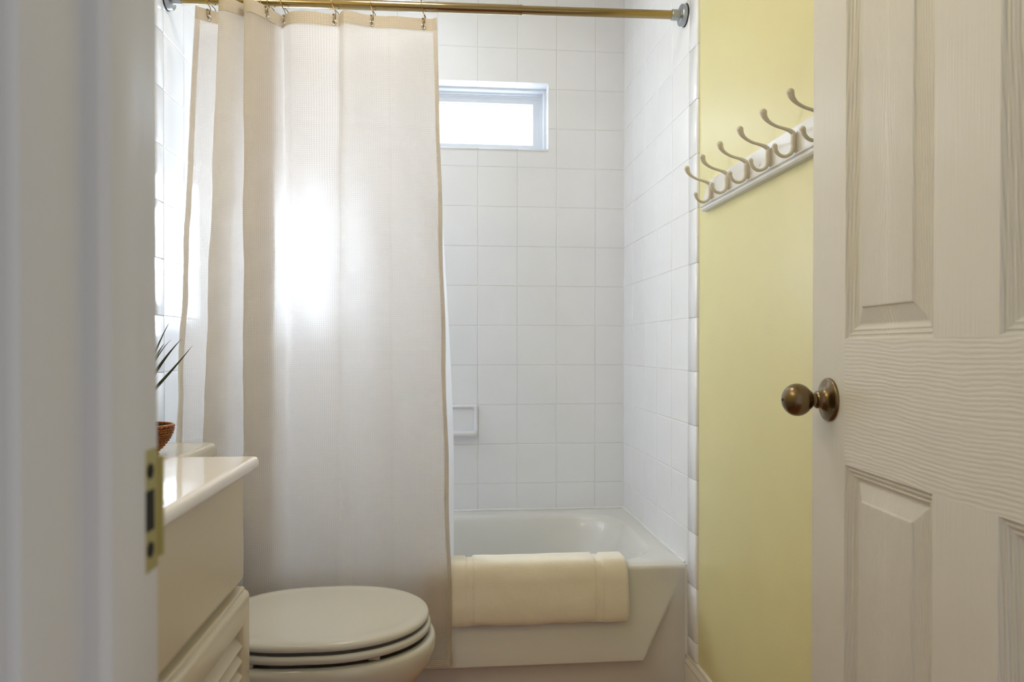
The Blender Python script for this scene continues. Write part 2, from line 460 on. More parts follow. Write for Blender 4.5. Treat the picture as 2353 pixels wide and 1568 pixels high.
# window
win = empty('window_1', ((WX0+WX1)/2, 2.90, WZ0), kind='structure')
def local(o, par):
    o.parent = par; o.matrix_parent_inverse = par.matrix_basis.inverted(); return o
def ring(bm, ins0, ins1, ya, yb):
    L = []
    for ins, y in ((ins0, ya), (ins1, yb)):
        L.append([(WX0+ins, y, WZ0+ins), (WX1-ins, y, WZ0+ins), (WX1-ins, y, WZ1-ins), (WX0+ins, y, WZ1-ins)])
    loft(bm, L)
bm = B()
for seg in [(.0, .0, 2.99, 2.905), (.0, .0085, 2.905, 2.905), (.0085, .0085, 2.905, 2.910), (.0085, .0095, 2.910, 2.911), (.0095, .0095, 2.911, 2.934), (.0095, .0165, 2.934, 2.934), (.0165, .0165, 2.934, 2.99)]: ring(bm, *seg)
local(obj('window_frame', bm, M['vinyl']), win)
bm = B()
for seg in [(.0165, .0165, 2.99, 2.943), (.0165, .0215, 2.943, 2.943), (.0215, .0225, 2.943, 2.948), (.0225, .030, 2.948, 2.948), (.030, .031, 2.948, 2.950), (.031, .047, 2.950, 2.950), (.047, .048, 2.950, 2.966), (.048, .050, 2.966, 2.966), (.050, .050, 2.966, 2.99)]: ring(bm, *seg)
box(bm, -.06, -.025, 2.952, 2.985, WZ0+.04, WZ1-.04, .002)
local(obj('sash', bm, M['vinyl']), win)
bm = B()
bm.faces.new([bm.verts.new(p) for p in ((WX0+.045, 2.975, WZ0+.045), (WX1-.045, 2.975, WZ0+.045), (WX1-.045, 2.975, WZ1-.045), (WX0+.045, 2.975, WZ1-.045))])
local(obj('window_pane', bm, M['pane']), win)
win2 = empty('window_2', ((LX0+LX1)/2, 2.88, LZ0), kind='structure')
bm = B()
for seg in [(0, 0, 2.94, YB+.02), (0, .03, YB+.02, YB+.02), (.03, .03, YB+.02, 2.94)]:
    L = []
    for ins, y in ((seg[0], seg[2]), (seg[1], seg[3])):
        L.append([(LX0+ins, y, LZ0+ins), (LX1-ins, y, LZ0+ins), (LX1-ins, y, LZ1-ins), (LX0+ins, y, LZ1-ins)])
    loft(bm, L)
local(obj('window_frame', bm, M['vinyl']), win2)
bm = B(); bm.faces.new([bm.verts.new(p) for p in ((LX0+.03, YB+.03, LZ0+.03), (LX1-.03, YB+.03, LZ0+.03), (LX1-.03, YB+.03, LZ1-.03), (LX0+.03, YB+.03, LZ1-.03))])
local(obj('window_pane', bm, M['pane_low']), win2)
bm = B(); box(bm, LX0-.004, LX1+.004, YB-.006, YB+.022, LZ0-.010, LZ0, .003)
local(obj('window_sill', bm, M['tile'], smooth=50), win2)
# tiled reveal round the window
bm = B()
xs = [WX0] + [.1345 + k*P for k in range(-4, 2)] + [WX1]
xs = [a for a in xs if WX0 <= a <= WX1]
for a, b in zip(xs[:-1], xs[1:]):
    box(bm, a+.0007, b-.0007, YB+.0015, 2.91, WZ1-.0005, WZ1+.012, .0016)
    box(bm, a+.0007, b-.0007, YB-.0045, 2.91, WZ0-.0075, WZ0+.0005, .0022)
zs = [WZ0, Z0+P, Z0+2*P, WZ1]; zs = [z for z in zs if WZ0 <= z <= WZ1]
for a, b in zip(zs[:-1], zs[1:]):
    box(bm, WX1-.0005, WX1+.003, YB+.0005, 2.91, a+.0007, b-.0007, .0016)
    box(bm, WX0-.003, WX0+.0005, YB+.0005, 2.91, a+.0007, b-.0007, .0016)
local(obj('window_sill', bm, M['tile'], smooth=50), win)

# ------------------------------------------------------------------ bathtub
tub = empty('bathtub', (0, (TUBY+YB)/2, 0), label='white alcove bathtub with a cream towel over its rim', cat='bathtub')
bm = B(); n = 12
loops = []
R = lambda i0, i1, j0, j1, r, z: rrect(XL+i0, XR-i1, TUBY+j0, YB-j1, r, n, z)
loops.append(R(.002, .0005, .010, .0005, .004, TUBZ-.012))
loops.append(R(.002, .0005, .0115, .0005, .004, TUBZ-.004))
loops.append(R(.002, .0005, .014, .0005, .004, TUBZ))
loops.append(R(.05, .048, .058, .070, .16, TUBZ))
loops.append(R(.056, .054, .062, .076, .165, TUBZ-.0015))
loops.append(R(.064, .062, .066, .083, .17, TUBZ-.007))
loops.append(R(.072, .070, .070, .090, .175, TUBZ-.018))
loops.append(R(.08, .085, .078, .098, .18, TUBZ-.06))
loops.append(R(.10, .15, .095, .115, .18, .18))
loops.append(R(.13, .22, .115, .135, .17, .09))
loops.append(R(.19, .28, .15, .17, .15, .062))
loops.append(R(.30, .36, .22, .24, .12, .058))
loft(bm, loops, cap1=True)
local(obj('basin', bm, M['tub'], smooth=60), tub)
# apron with its raised flare
def sm(t): t = max(0, min(1, t)); return t*t*(3-2*t)
def apron_y(xx, z):
    d = .0
    if z < .36:
        xe = .594 + (z-.117)/(.271-.117)*.079           # slanted right edge of the flare
        flare = .026*sm((.345-z)/.25)
        k = 1-sm((xx-xe+.006)/.012)
        k *= sm((z-.098)/.014)
        kl = sm((xx-(XL+.10))/.012)
        d = flare*k*kl
    top = 0
    if z > TUBZ-.014: a = (z-(TUBZ-.014))/.014; top = .012*(1-math.sqrt(max(0, 1-a*a)))
    return TUBY - d + top
bm = B()
xs = [XL+.002+(XR-.0005-XL-.002)*i/420 for i in range(421)]
zs = [0, .03, .06, .085] + [.090+.0022*i for i in range(20)] + [.14+.012*i for i in range(19)] + [TUBZ-.014+.014*math.sin(i/6*PI/2) for i in range(7)]
zs = sorted(set(round(z, 5) for z in zs if z <= TUBZ))
g = [[bm.verts.new((xx, apron_y(xx, z), z)) for xx in xs] for z in zs]
for a, b in zip(g[:-1], g[1:]):
    for i in range(len(xs)-1): bm.faces.new((a[i], a[i+1], b[i+1], b[i]))
local(obj('apron', bm, M['tub'], smooth=60), tub)

# ------------------------------------------------------------------ bath towel over the rim
bm = B()
def towel_layer(bm, off, th, x0, x1, zb, bulge):
    yo = TUBY - .004
    path = [(yo-off-.001, zb), (yo-off-.005, zb+.05), (yo-off-.003, zb+.10), (yo-off, TUBZ-.012), (yo-off*.7+.006, TUBZ+off*.8+.002), (yo+.022, TUBZ+off+.001), (yo+.050, TUBZ+off+.001), (yo+.072, TUBZ+off*.8-.004), (yo+.088+off, TUBZ-.03), (yo+.098+off, TUBZ-.09)]
    path = crom(path, 6)
    nx = 150
    loops = []
    for i in range(nx+1):
        u = i/nx; X = x0 + (x1-x0)*u
        e = min(u, 1-u)*(x1-x0)
        h = th*math.sqrt(max(.02, 1-(1-min(e/.008, 1))**2))
        band = 0
        for c0, c1 in BANDS:
            band = max(band, sm((X-c0)/.004)*sm((c1-X)/.004))
        h *= 1-.62*band
        w = .0007*math.sin(X*23+off*300)+.0004*math.sin(X*61+1)
        outer, inner = [], []
        for k, (y, z) in enumerate(path):
            a = path[max(k-1, 0)]; b = path[min(k+1, len(path)-1)]
            t = Vector((b[0]-a[0], b[1]-a[1])).normalized(); nrm = Vector((-t.y, t.x))
            hk = h*(1 if k > 2 else [.45, .8, .95][k]) * (1 if k < len(path)-3 else [.45, .8, .95][len(path)-1-k])
            zz = z + (w*1.5 if k < 8 else 0)
            wob = w*.8*math.sin(k*.35)
            sk = .004*(1-k/20) if k < 20 and u > .9 else 0
            outer.append((X+sk*(u-.9)*10, y+nrm.x*(hk+wob), zz+nrm.y*(hk+wob)-.0)); inner.append((X+sk*(u-.9)*10, y-nrm.x*hk*.6, zz-nrm.y*hk*.6))
        loops.append(outer+inner[::-1])
    loft(bm, loops, True, True)
BANDS = [(.062, .088), (.440, .466)]
towel_layer(bm, .006, .007, -.06, .541, .236, 0)
towel_layer(bm, .0195, .0085, -.065, .5345, .231, 0)
tag(obj('bath_towel', bm, M['towel'], smooth=60), 'folded cream terry towel draped over the bathtub rim', 'towel')

# ------------------------------------------------------------------ curtain rod and curtains
RY = 2.10
def rodz(X): return 2.0095 + (X-XL)/(XR-XL)*.0195
rod = empty('shower_curtain_rod', (0, RY, rodz(0)), label='brass-toned tension rod across the top of the tub alcove', cat='curtain rod')
bm = B()
tube(bm, [(XL+.03, RY, rodz(XL)), (.2285, RY, rodz(.2285))], .0142, 32)
tube(bm, [(.222, RY, rodz(.222)), (.2285, RY, rodz(.2285))], .0149, 32)
local(obj('outer_tube', bm, M['brass_rod'], smooth=40), rod)
bm = B(); tube(bm, [(.22, RY, rodz(.22)), (XR-.035, RY, rodz(XR))], .0125, 32); local(obj('inner_tube', bm, M['brass_rod'], smooth=40), rod)
for s, x in ((-1, XR), (1, XL)):
    bm = B()
    lathe(bm, [(.0300, 0), (.0315, .002), (.0315, .014), (.0295, .0165), (.0205, .0175), (.0165, .019), (.016, .024), (.0158, .042), (.0145, .0435)], (x, RY, rodz(x)), (s, 0, 0), 48)
    f = local(obj('end_flange', bm, M['zinc'], smooth=35), rod)
    bm = B(); lathe(bm, [(.033, 0), (.033, .0028), (.031, .0035)], (x, RY, rodz(x)), (s, 0, 0), 48)
    g_ = obj('rubber_pad', bm, M['dark'], smooth=35); g_.parent = f; g_.matrix_parent_inverse = f.matrix_world.inverted()

CT, CB = 1.970, .128
cp = [  # top X,Y   bottom X,Y
 (-.680, 2.052, -.757, 2.040), (-.672, 2.060, -.745, 2.034), (-.64, 2.080, -.70, 2.042), (-.600, 2.098, -.64, 2.052), (-.580, 2.101, -.620, 2.060), (-.576, 2.090, -.617, 2.053),
 (-.582, 2.05, -.64, 2.045), (-.597, 2.012, -.670, 2.030), (-.600, 2.000, -.673, 2.022), (-.593, 1.995, -.664, 2.014), (-.582, 1.996, -.645, 2.010), (-.563, 2.010, -.605, 2.020),
 (-.548, 2.028, -.575, 2.032), (-.51, 2.064, -.52, 2.048), (-.484, 2.092, -.482, 2.062), (-.476, 2.088, -.476, 2.058), (-.50, 2.044, -.50, 2.038), (-.532, 2.016, -.540, 2.018),
 (-.538, 2.006, -.545, 2.010), (-.531, 2.000, -.536, 2.002), (-.520, 1.999, -.52, 1.997), (-.512, 2.004, -.50, 2.000), (-.487, 2.040, -.465, 2.010), (-.466, 2.076, -.44, 2.022),
 (-.456, 2.094, -.425, 2.030), (-.447, 2.086, -.41, 2.034), (-.425, 2.064, -.385, 2.030), (-.39, 2.056, -.35, 2.018), (-.345, 2.062, -.32, 2.006), (-.308, 2.070, -.297, 1.996),
 (-.294, 2.068, -.287, 1.992), (-.284, 2.050, -.277, 1.998), (-.274, 2.040, -.262, 2.012), (-.255, 2.045, -.24, 2.022), (-.21, 2.064, -.19, 2.026), (-.165, 2.067, -.146, 2.010),
 (-.150, 2.064, -.132, 2.004), (-.13, 2.064, -.11, 2.010), (-.09, 2.068, -.055, 2.026), (-.04, 2.072, .005, 2.030), (-.026, 2.066, .020, 2.032), (-.020, 2.060, .027, 2.038)]
topc = crom([(a, b) for a, b, c, d in cp], 7); botc = crom([(c, d) for a, b, c, d in cp], 7)
def curve_u(pts):
    u = [0]
    for a, b in zip(pts[:-1], pts[1:]): u.append(u[-1]+math.dist(a, b))
    return u
U = curve_u(botc)
def bottom_z(i): return CB + .006*math.sin(U[i]*9) + (.010*sm((U[i]-U[-1]+.10)/.10))*0
def cpos(i, t, off=0):
    """t 0 top .. 1 bottom"""
    a, b = topc[i], botc[i]
    s = max(t, 0)**.9
    X = a[0]+(b[0]-a[0])*s; Y = a[1]+(b[1]-a[1])*s
    z = CT + (CB-CT)*t
    w = sm(t*3)
    X += .0022*math.sin(z*17+i*.05)*w*.7
    Y += (.0026*math.sin(z*23+U[i]*31) + .0018*math.sin(z*51-U[i]*47))*w*(1-.3*t)
    # store folds pressed across the cloth
    for zf in (.62, 1.02, 1.36, 1.66): Y -= .0016*math.exp(-((z-zf)/.010)**2)
    if off:
        j, k = max(i-1, 0), min(i+1, len(topc)-1)
        tx, ty = topc[k][0]-topc[j][0], topc[k][1]-topc[j][1]; L = math.hypot(tx, ty) or 1
        X += ty/L*off; Y -= tx/L*off
    return (X, Y, z)
def sheet(name, ts, idx, off, m, uscale=1):
    me = bpy.data.meshes.new(name)
    vs = [cpos(i, t, off) for t in ts for i in idx]
    n = len(idx); fs = [(r*n+c, r*n+c+1, (r+1)*n+c+1, (r+1)*n+c) for r in range(len(ts)-1) for c in range(n-1)]
    me.from_pydata(vs, [], fs)
    uvl = me.uv_layers.new(name='UVMap')
    for p in me.polygons:
        p.use_smooth = True
        for li in p.loop_indices:
            vi = me.loops[li].vertex_index
            uvl.data[li].uv = (U[idx[vi % n]]*uscale, CT+(CB-CT)*ts[vi//n])
    return link(name, me, m)
NI = len(topc)
hem_t = .034/(CT-CB)
ts = [i/260 for i in range(261)]
curt = sheet('shower_curtain', ts, list(range(NI)), 0, M['curtain'])
tag(curt, 'cream waffle-weave shower curtain drawn to the left of the tub', 'shower curtain')
def hem(name, t0, t1, i0, i1, nt):
    o = sheet(name, [t0+(t1-t0)*k/nt for k in range(nt+1)], list(range(i0, i1)), .0016, M['side_hem' if 'side' in name else 'hem']); o.parent = curt; return o
hem('top_hem', -.0006, hem_t, 0, NI, 6)
hem('bottom_hem', 1-.012, 1.0004, 0, NI, 3)
hem('side_hem', hem_t, 1-.012, NI-12, NI, 220)
hem('side_hem', hem_t, 1-.012, 0, 9, 220)
# liner
lt = crom([(-.70, 2.122), (-.62, 2.138), (-.54, 2.118), (-.46, 2.14), (-.38, 2.12), (-.30, 2.138), (-.22, 2.118), (-.14, 2.13), (-.10, 2.113), (-.05, 2.118), (-.024, 2.128)], 12)
lb = crom([(-.70, 2.185), (-.62, 2.195), (-.53, 2.185), (-.44, 2.198), (-.35, 2.185), (-.26, 2.20), (-.18, 2.185), (-.09, 2.195), (-.04, 2.185), (.0, 2.19), (.031, 2.190)], 12)
me = bpy.data.meshes.new('curtain_liner'); nt = 90; n = len(lt); vs = []
for r in range(nt+1):
    t = r/nt; z = 1.966+(.285-1.966)*t
    k = sm(min(1, t*1.25)); ky = t
    for i in range(n):
        e = .0 if i < n-14 else 0
        vs.append((lt[i][0]+(lb[i][0]-lt[i][0])*k, lt[i][1]+(lb[i][1]-lt[i][1])*ky, z))
me.from_pydata(vs, [], [(r*n+c, r*n+c+1, (r+1)*n+c+1, (r+1)*n+c) for r in range(nt) for c in range(n-1)])
uvl = me.uv_layers.new(name='UVMap')
for p in me.polygons: p.use_smooth = True
tag(link('curtain_liner', me, M['liner']), 'smooth white liner hanging inside the tub behind the waffle curtain', 'curtain liner')

# grommets and hooks
def near_i(px_x):
    """index on the front-most run of the curtain top whose X is closest"""
    best = min(range(NI), key=lambda i: abs(topc[i][0]-px_x)+ (0 if topc[i][1] < 2.2 else 9))
    return best
hook_spec = [  # curve position hint (top X), visible?, label
 (-.652, None, 'leftmost curtain hook, at the far left corner of the curtain'),
 (-.487, 22, 'curtain hook on the steep fold left of the bright strip'),
 (-.450, 25, 'curtain hook dipping into the gap beside the bright strip'),
 (-.309, None, 'curtain hook left of the raised pleat in the wide panel'),
 (-.200, None, 'curtain hook right of the raised pleat in the wide panel'),
 (-.056, None, 'rightmost curtain hook, at the open edge of the curtain')]
def make_hook(gx, gy, gz, lab, gi):
    rz = rodz(gx)
    o = empty('curtain_hook', (gx, RY, rz-.0142), label=lab, cat='curtain hook', group='double roller hooks along the curtain rod')
    bm = B()
    sx = -.012 if gx < -.3 else -.006
    pts = [(gx+.006, RY+.004, rz-.040), (gx+.005, RY+.016, rz-.020), (gx+sx, RY+.0185, rz), (gx+sx, RY+.008, rz+.0175), (gx+sx, RY-.006, rz+.018), (gx+sx, RY-.018, rz+.004), (gx+sx*.5, RY-.019, rz-.016), (gx+.003, (RY-.012+gy)/2, rz-.034), (gx+.004, gy-.004, gz+.017), (gx+.003, gy+.010, gz+.004)]
    tube(bm, crom(pts, 6), .00125, 8); local(obj('wire', bm, M['hookmetal'], smooth=60), o)
    bm = B()
    pts = [(gx-.0005, gy-.006, gz+.020), (gx, gy-.0075, gz+.010), (gx+.0005, gy-.0065, gz+.002), (gx+.001, gy-.001, gz-.0035), (gx+.001, gy+.006, gz)]
    tube(bm, crom(pts, 6), .0013, 8); local(obj('wire', bm, M['hookmetal'], smooth=60), o)
    bm = B(); bmesh.ops.create_uvsphere(bm, u_segments=16, v_segments=10, radius=.0031, matrix=Matrix.Translation((gx-.0008, gy-.006, gz+.0215)))
    local(obj('ball_end', bm, M['hookmetal'], smooth=60), o)
    bm = B()
    for k in range(5):
        a = -1.1+k*.55
        bmesh.ops.create_uvsphere(bm, u_segments=10, v_segments=8, radius=.0022, matrix=Matrix.Translation((gx+sx, RY+.0165*math.sin(a), rz+.0166*math.cos(a))))
    local(obj('roller_beads', bm, M['chrome'], smooth=60), o)
    return o
def grommet(X, Y, z, nrm):
    bm = B(); nx, ny = nrm
    prof = [(.0040, .0), (.0046, .0016), (.0058, .0022), (.0070, .0016), (.0076, 0.0), (.0076, -.0005), (.004, -.0005), (.0040, 0)]
    lathe(bm, prof, (X, Y, z), (nx, ny, 0), 28, cap=False)
    o = obj('grommet', bm, M['chrome'], smooth=60); o.parent = curt
    bm = B(); lathe(bm, [(.0041, .0004), (.0001, .0004)], (X, Y, z), (nx, ny, 0), 20, cap=False)
for X, hint, lab in hook_spec:
    i = near_i(X)
    if hint: i = min(range((hint-3)*7, (hint+3)*7), key=lambda q: abs(topc[q][0]-X))
    elif X < -.64: i = min(range(0, 28), key=lambda q: abs(topc[q][0]-X))
    t = .0235/(CT-CB)
    j, k = max(i-1, 0), min(i+1, NI-1)
    tx, ty = topc[k][0]-topc[j][0], topc[k][1]-topc[j][1]; L = math.hypot(tx, ty)
    nx, ny = ty/L, -tx/L
    x_, y_, z_ = cpos(i, t)
    grommet(x_+nx*.002, y_+ny*.002, z_, (nx, ny))
    make_hook(x_, y_, z_, lab, i)
# four hooks gathered behind the left pleats
for X, Y, ln, lab in [(-.575, 2.060, 1, 'leftmost of the hooks crowded behind the two left pleats'), (-.545, 2.055, 0, 'curtain hook above the notch between the two left pleats'),
                      (-.528, 2.040, 0, 'curtain hook just behind the top of the second pleat'), (-.505, 2.066, 0, 'curtain hook behind the second pleat, nearest the steep fold')]:
    make_hook(X, Y, 1.9465, lab, 0)

# ------------------------------------------------------------------ soap dish
sd_ = empty('soap_dish', (.057, YB, .742), label='white ceramic soap dish set in the back tile wall', cat='soap dish')
bm = B(); x0, x1, z0_, z1_ = -.022, .1350, .682, .806
def rr(ins, y, r=.010): return [(a, y, b) for a, b, _ in rrect(x0+ins, x1-ins, z0_+ins, z1_-ins, r, 6)]
loft(bm, [rr(0, YB, .012), rr(0, YB-.006, .012), rr(.002, YB-.011, .012), rr(.006, YB-.013, .012), rr(.010, YB-.012, .012), rr(.014, YB-.006, .012), rr(.018, YB+.010, .010), rr(.022, YB+.014, .010)], cap1=True)
local(obj('wall_plate', bm, M['ceramic'], smooth=60), sd_)
bm = B()   # protruding tray lip
prof = [(YB-.002, z0_+.004), (YB-.030, z0_+.0015), (YB-.040, z0_+.003), (YB-.0455, z0_+.009), (YB-.0455, z0_+.019), (YB-.042, z0_+.023), (YB-.038, z0_+.020), (YB-.034, z0_+.013), (YB-.010, z0_+.010), (YB+.010, z0_+.014)]
L = []
for k in range(25):
    u = k/24; X = x0+.004+(x1-x0-.008)*u; e = min(u, 1-u)*(x1-x0)
    f = math.sqrt(max(0, 1-(1-min(1, e/.018))**2)); f = .45+.55*f
    L.append([(X, YB+(y-YB)*f if y < YB else y, z) for y, z in prof])
loft(bm, L, True, True)
local(obj('tray_lip', bm, M['ceramic'], smooth=50), sd_)
for X in [x0+.03+i*.016 for i in range(7)]:
    bm = B(); tube(bm, [(X, YB-.034, z0_+.014), (X, YB-.004, z0_+.0125)], .003, 8); local(obj('ridge', bm, M['ceramic'], smooth=60), sd_)

# ------------------------------------------------------------------ hook rail on the yellow wall
rail = empty('hook_rail', (XRW, 1.54, 1.45), label='white wooden coat hook rail on the yellow wall', cat='coat rack')
bm = B()
ya, yb_ = 1.150, 1.930
poly = [(yb_, 1.424), (yb_-.004, 1.440), (yb_-.03, 1.474), (yb_-.045, 1.484), (ya+.045, 1.484), (ya+.03, 1.474), (ya+.004, 1.440), (ya, 1.424)]
loft(bm, [[(XRW, y, z) for y, z in poly], [(XRW-.0145, y, z) for y, z in poly], [(XRW-.016, y-.0015*(1 if y > 1.5 else -1), z-.0015) for y, z in poly]], cap0=True, cap1=True)
local(obj('board', bm, M['rail'], smooth=25), rail)
bm = B()   # moulded ledge under the board
pr = [(0, 1.427), (.0195, 1.427), (.022, 1.4245), (.0215, 1.4215), (.018, 1.419), (.0175, 1.413), (.0140, 1.409), (0, 1.408)]
loft(bm, [[(XRW-a, y, z) for a, z in pr] for y in (ya-.004, yb_+.006)], True, True)
local(obj('lower_moulding', bm, M['rail'], smooth=25), rail)
mesh0 = None
for i in range(7):
    Y = 1.854-.1142*i
    if mesh0 is None:
        bm = B()
        XF = XRW-.016
        up = crom([(-.0075, 0, .018), (-.0150, 0, .0235), (-.027, 0, .0275), (-.045, 0, .0325), (-.060, 0, .0405), (-.0685, 0, .050), (-.0715, 0, .059)], 6)
        ru = [.0052, .0044, .0034, .0032, .0038, .0056, .0072]
        rr_ = [r[0] for r in crom([(a,) for a in ru], 6)]
        tube(bm, up, rr_, 14)
        dn = crom([(-.0075, 0, .018), (-.0085, 0, .004), (-.0085, 0, -.010), (-.013, 0, -.022), (-.024, 0, -.0285), (-.036, 0, -.0265), (-.0445, 0, -.018), (-.0475, 0, -.0085)], 6)
        rd = [.0052, .0052, .0050, .0042, .0036, .0036, .0042, .0054]
        tube(bm, dn, [r[0] for r in crom([(a,) for a in rd], 6)], 14)
        bm.verts.ensure_lookup_table()

        bmesh.ops.create_uvsphere(bm, u_segments=16, v_segments=12, radius=.0073, matrix=Matrix.Translation((-.0716, 0, .0592)))
        bmesh.ops.create_uvsphere(bm, u_segments=16, v_segments=12, radius=.0055, matrix=Matrix.Translation((-.0475, 0, -.0083)))
        # oval back plate
        prof = []
        L = []
        for r, h in ((1, 0), (1, -.0015), (.9, -.003), (.6, -.0038)):
            L.append([(h*.6, .0046*r*math.cos(a*PI/12), -.001+.0245*r*math.sin(a*PI/12)) for a in range(24)])
        loft(bm, L, cap1=True)
        box(bm, -.009, -.001, -.0026, .0026, -.020, .020, .0012)
        hk = obj('hook', bm, M['hook'], smooth=50); mesh0 = hk.data
    else:
        hk = bpy.data.objects.new('hook', mesh0); COL.objects.link(hk)
    hk.location = (XRW-.016, Y, 1.4475)
    hk.parent = rail; hk.matrix_parent_inverse = rail.matrix_basis.inverted()
for Y in (1.878, 1.571, 1.21):
    bm = B(); lathe(bm, [(.0042, 0), (.0042, .001), (.002, .0022)], (XRW-.016, Y, 1.448), (-1, 0, 0), 16); local(obj('screw_cap', bm, M['rail'], smooth=50), rail)

# ------------------------------------------------------------------ six-panel door standing open
DW, DH, DT = .757, 2.02, .035
ang = math.atan2(-.9973, -.0728)
door = empty('door_1', (.622, 1.160, .008), ang, kind='structure')
cols = [(.1126, .3346), (.4504, .650)]
rows = [(.215, .843), (1.0356, 1.700), (1.800, 1.915)]
profd = [(0, 0), (.0012, .0012), (.0030, .0042), (.0052, .0046), (.0066, .0036), (.0080, .0040), (.0100, .0066), (.0122, .0070), (.0136, .0062), (.0152, .0068), (.0180, .0100), (.0205, .0108), (.0225, .0108), (.0455, .0042), (.0462, .0030), (.0472, .0018), (.0485, .0014)]
def door_face(side):
    # frame pieces
    bmv, bmh, bmf = B(), B(), B()
    y = 0 if side == 0 else DT; s = 1 if side == 0 else -1
    def q(bm, a, b, c, d): bm.faces.new([bm.verts.new(p) for p in ((a, y, c), (b, y, c), (b, y, d), (a, y, d))])
    q(bmv, 0, cols[0][0], 0, DH); q(bmv, cols[1][1], DW, 0, DH)
    zz = [0] + [v for r in rows for v in r] + [DH]
    for a, b in zip(zz[0::2], zz[1::2]): q(bmh, cols[0][0], cols[1][1], a, b)
    for a, b in rows: q(bmv, cols[0][1], cols[1][0], a, b)
    for (a, b) in cols:
        for (c, d) in rows:
            L = [[(a+i, y+s*h, c+i), (b-i, y+s*h, c+i), (b-i, y+s*h, d-i), (a+i, y+s*h, d-i)] for i, h in profd]
            loft(bmf, L, cap1=True)
    return bmv, bmh, bmf
for side in (0, 1):
    a, b, c = door_face(side)
    for nm, x, m in (('stile', a, 'door_v'), ('rail', b, 'door_h'), ('panel', c, 'door_f')):
        o = obj(nm, x, M[m]); o.parent = door
        if side == 0:    # recalc on open sheets can pick either side; face the room
            pass
bm = B()
for (a, b, c, d) in ((0, 0, 0, DH), (DW, DW, 0, DH)):
    bm.faces.new([bm.verts.new(p) for p in ((a, 0, c), (a, DT, c), (a, DT, d), (a, 0, d))])
for z in (0, DH): bm.faces.new([bm.verts.new(p) for p in ((0, 0, z), (DW, 0, z), (DW, DT, z), (0, DT, z))])
obj('edge', bm, M['door_v']).parent = door
kz = .943-.008+.004
for s in (-1, 1):
    y0 = 0 if s < 0 else DT; c = (.0605, y0, kz)
    bm = B()
    lathe(bm, [(.0352, -.001), (.0352, .0018), (.0340, .0038), (.030, .0052), (.0225, .0072), (.0180, .0095), (.0150, .0130), (.0135, .0170), (.0140, .0205), (.0125, .0225), (.0112, .0235)], c, (0, s, 0), 56)
    k = obj('door_knob', bm, M['bronze'], smooth=40); k.parent = door
    bm = B(); R0 = .0262
    pr = [(.0105, .0225), (.0095, .0260), (.0102, .0290), (.0150, .0310)]
    cen = .0520
    for q in range(1, 25):
        a = -1.02 + (PI/2+1.02)*q/24
        pr.append((R0*math.cos(a), cen+R0*.90*math.sin(a)))
    lathe(bm, pr, c, (0, s, 0), 56); kb = obj('grip', bm, M['bronze'], smooth=50); kb.parent = k
    if s < 0:
        bm = B(); lathe(bm, [(.0022, 0), (.0022, .0006), (.0005, .0007)], (.0605, -(cen+R0*.90)+.0002, kz), (0, -1, 0), 16); kh = obj('release_hole', bm, M['dark']); kh.parent = k
bm = B(); box(bm, -.0012, .001, .006, .029, kz-.028, kz+.028, .0004); lp = obj('latch_plate', bm, M['bronze']); lp.parent = door
for z in (.20, 1.0, 1.80):
    bm = B(); tube(bm, [(DW+.004, DT+.005, z-.045), (DW+.004, DT+.005, z+.045)], .006, 14); box(bm, DW-.001, DW+.0015, .006, DT, z-.044, z+.044)
    h = obj('hinge', bm, M['strike'], smooth=40); h.parent = door

# ------------------------------------------------------------------ vanity
van = empty('vanity_cabinet', (XLW+.2, .90, 0), label='cream vanity cabinet with louvred doors beneath the white countertop', cat='cabinet')
VY0, VY1 = .440, 1.350; VXF = -.3765
bm = B(); box(bm, XLW+.001, VXF, VY0, VY1-.004, .09, .809, .001); box(bm, XLW+.001, VXF-.06, VY0, VY1-.004, 0, .09)
local(obj('body', bm, M['cab'], smooth=30), van)
def drawer_front(y0, y1):
    bm = B(); r = .006
    def lp(ins, x, rad=.010): return [(x, a, b) for a, b, _ in rrect(y0+ins, y1-ins, .607+ins, .800-ins, rad, 4)]
    loft(bm, [lp(0.001, VXF, .010), lp(0, VXF+.006, .011), lp(.002, VXF+.0115, .011), lp(.0055, VXF+.0140, .010), lp(.0095, VXF+.0146, .009)], cap0=True, cap1=True)
    local(obj('drawer_front', bm, M['cab'], smooth=35), van)
drawer_front(.905, VY1-.004); drawer_front(VY0+.004, .885)
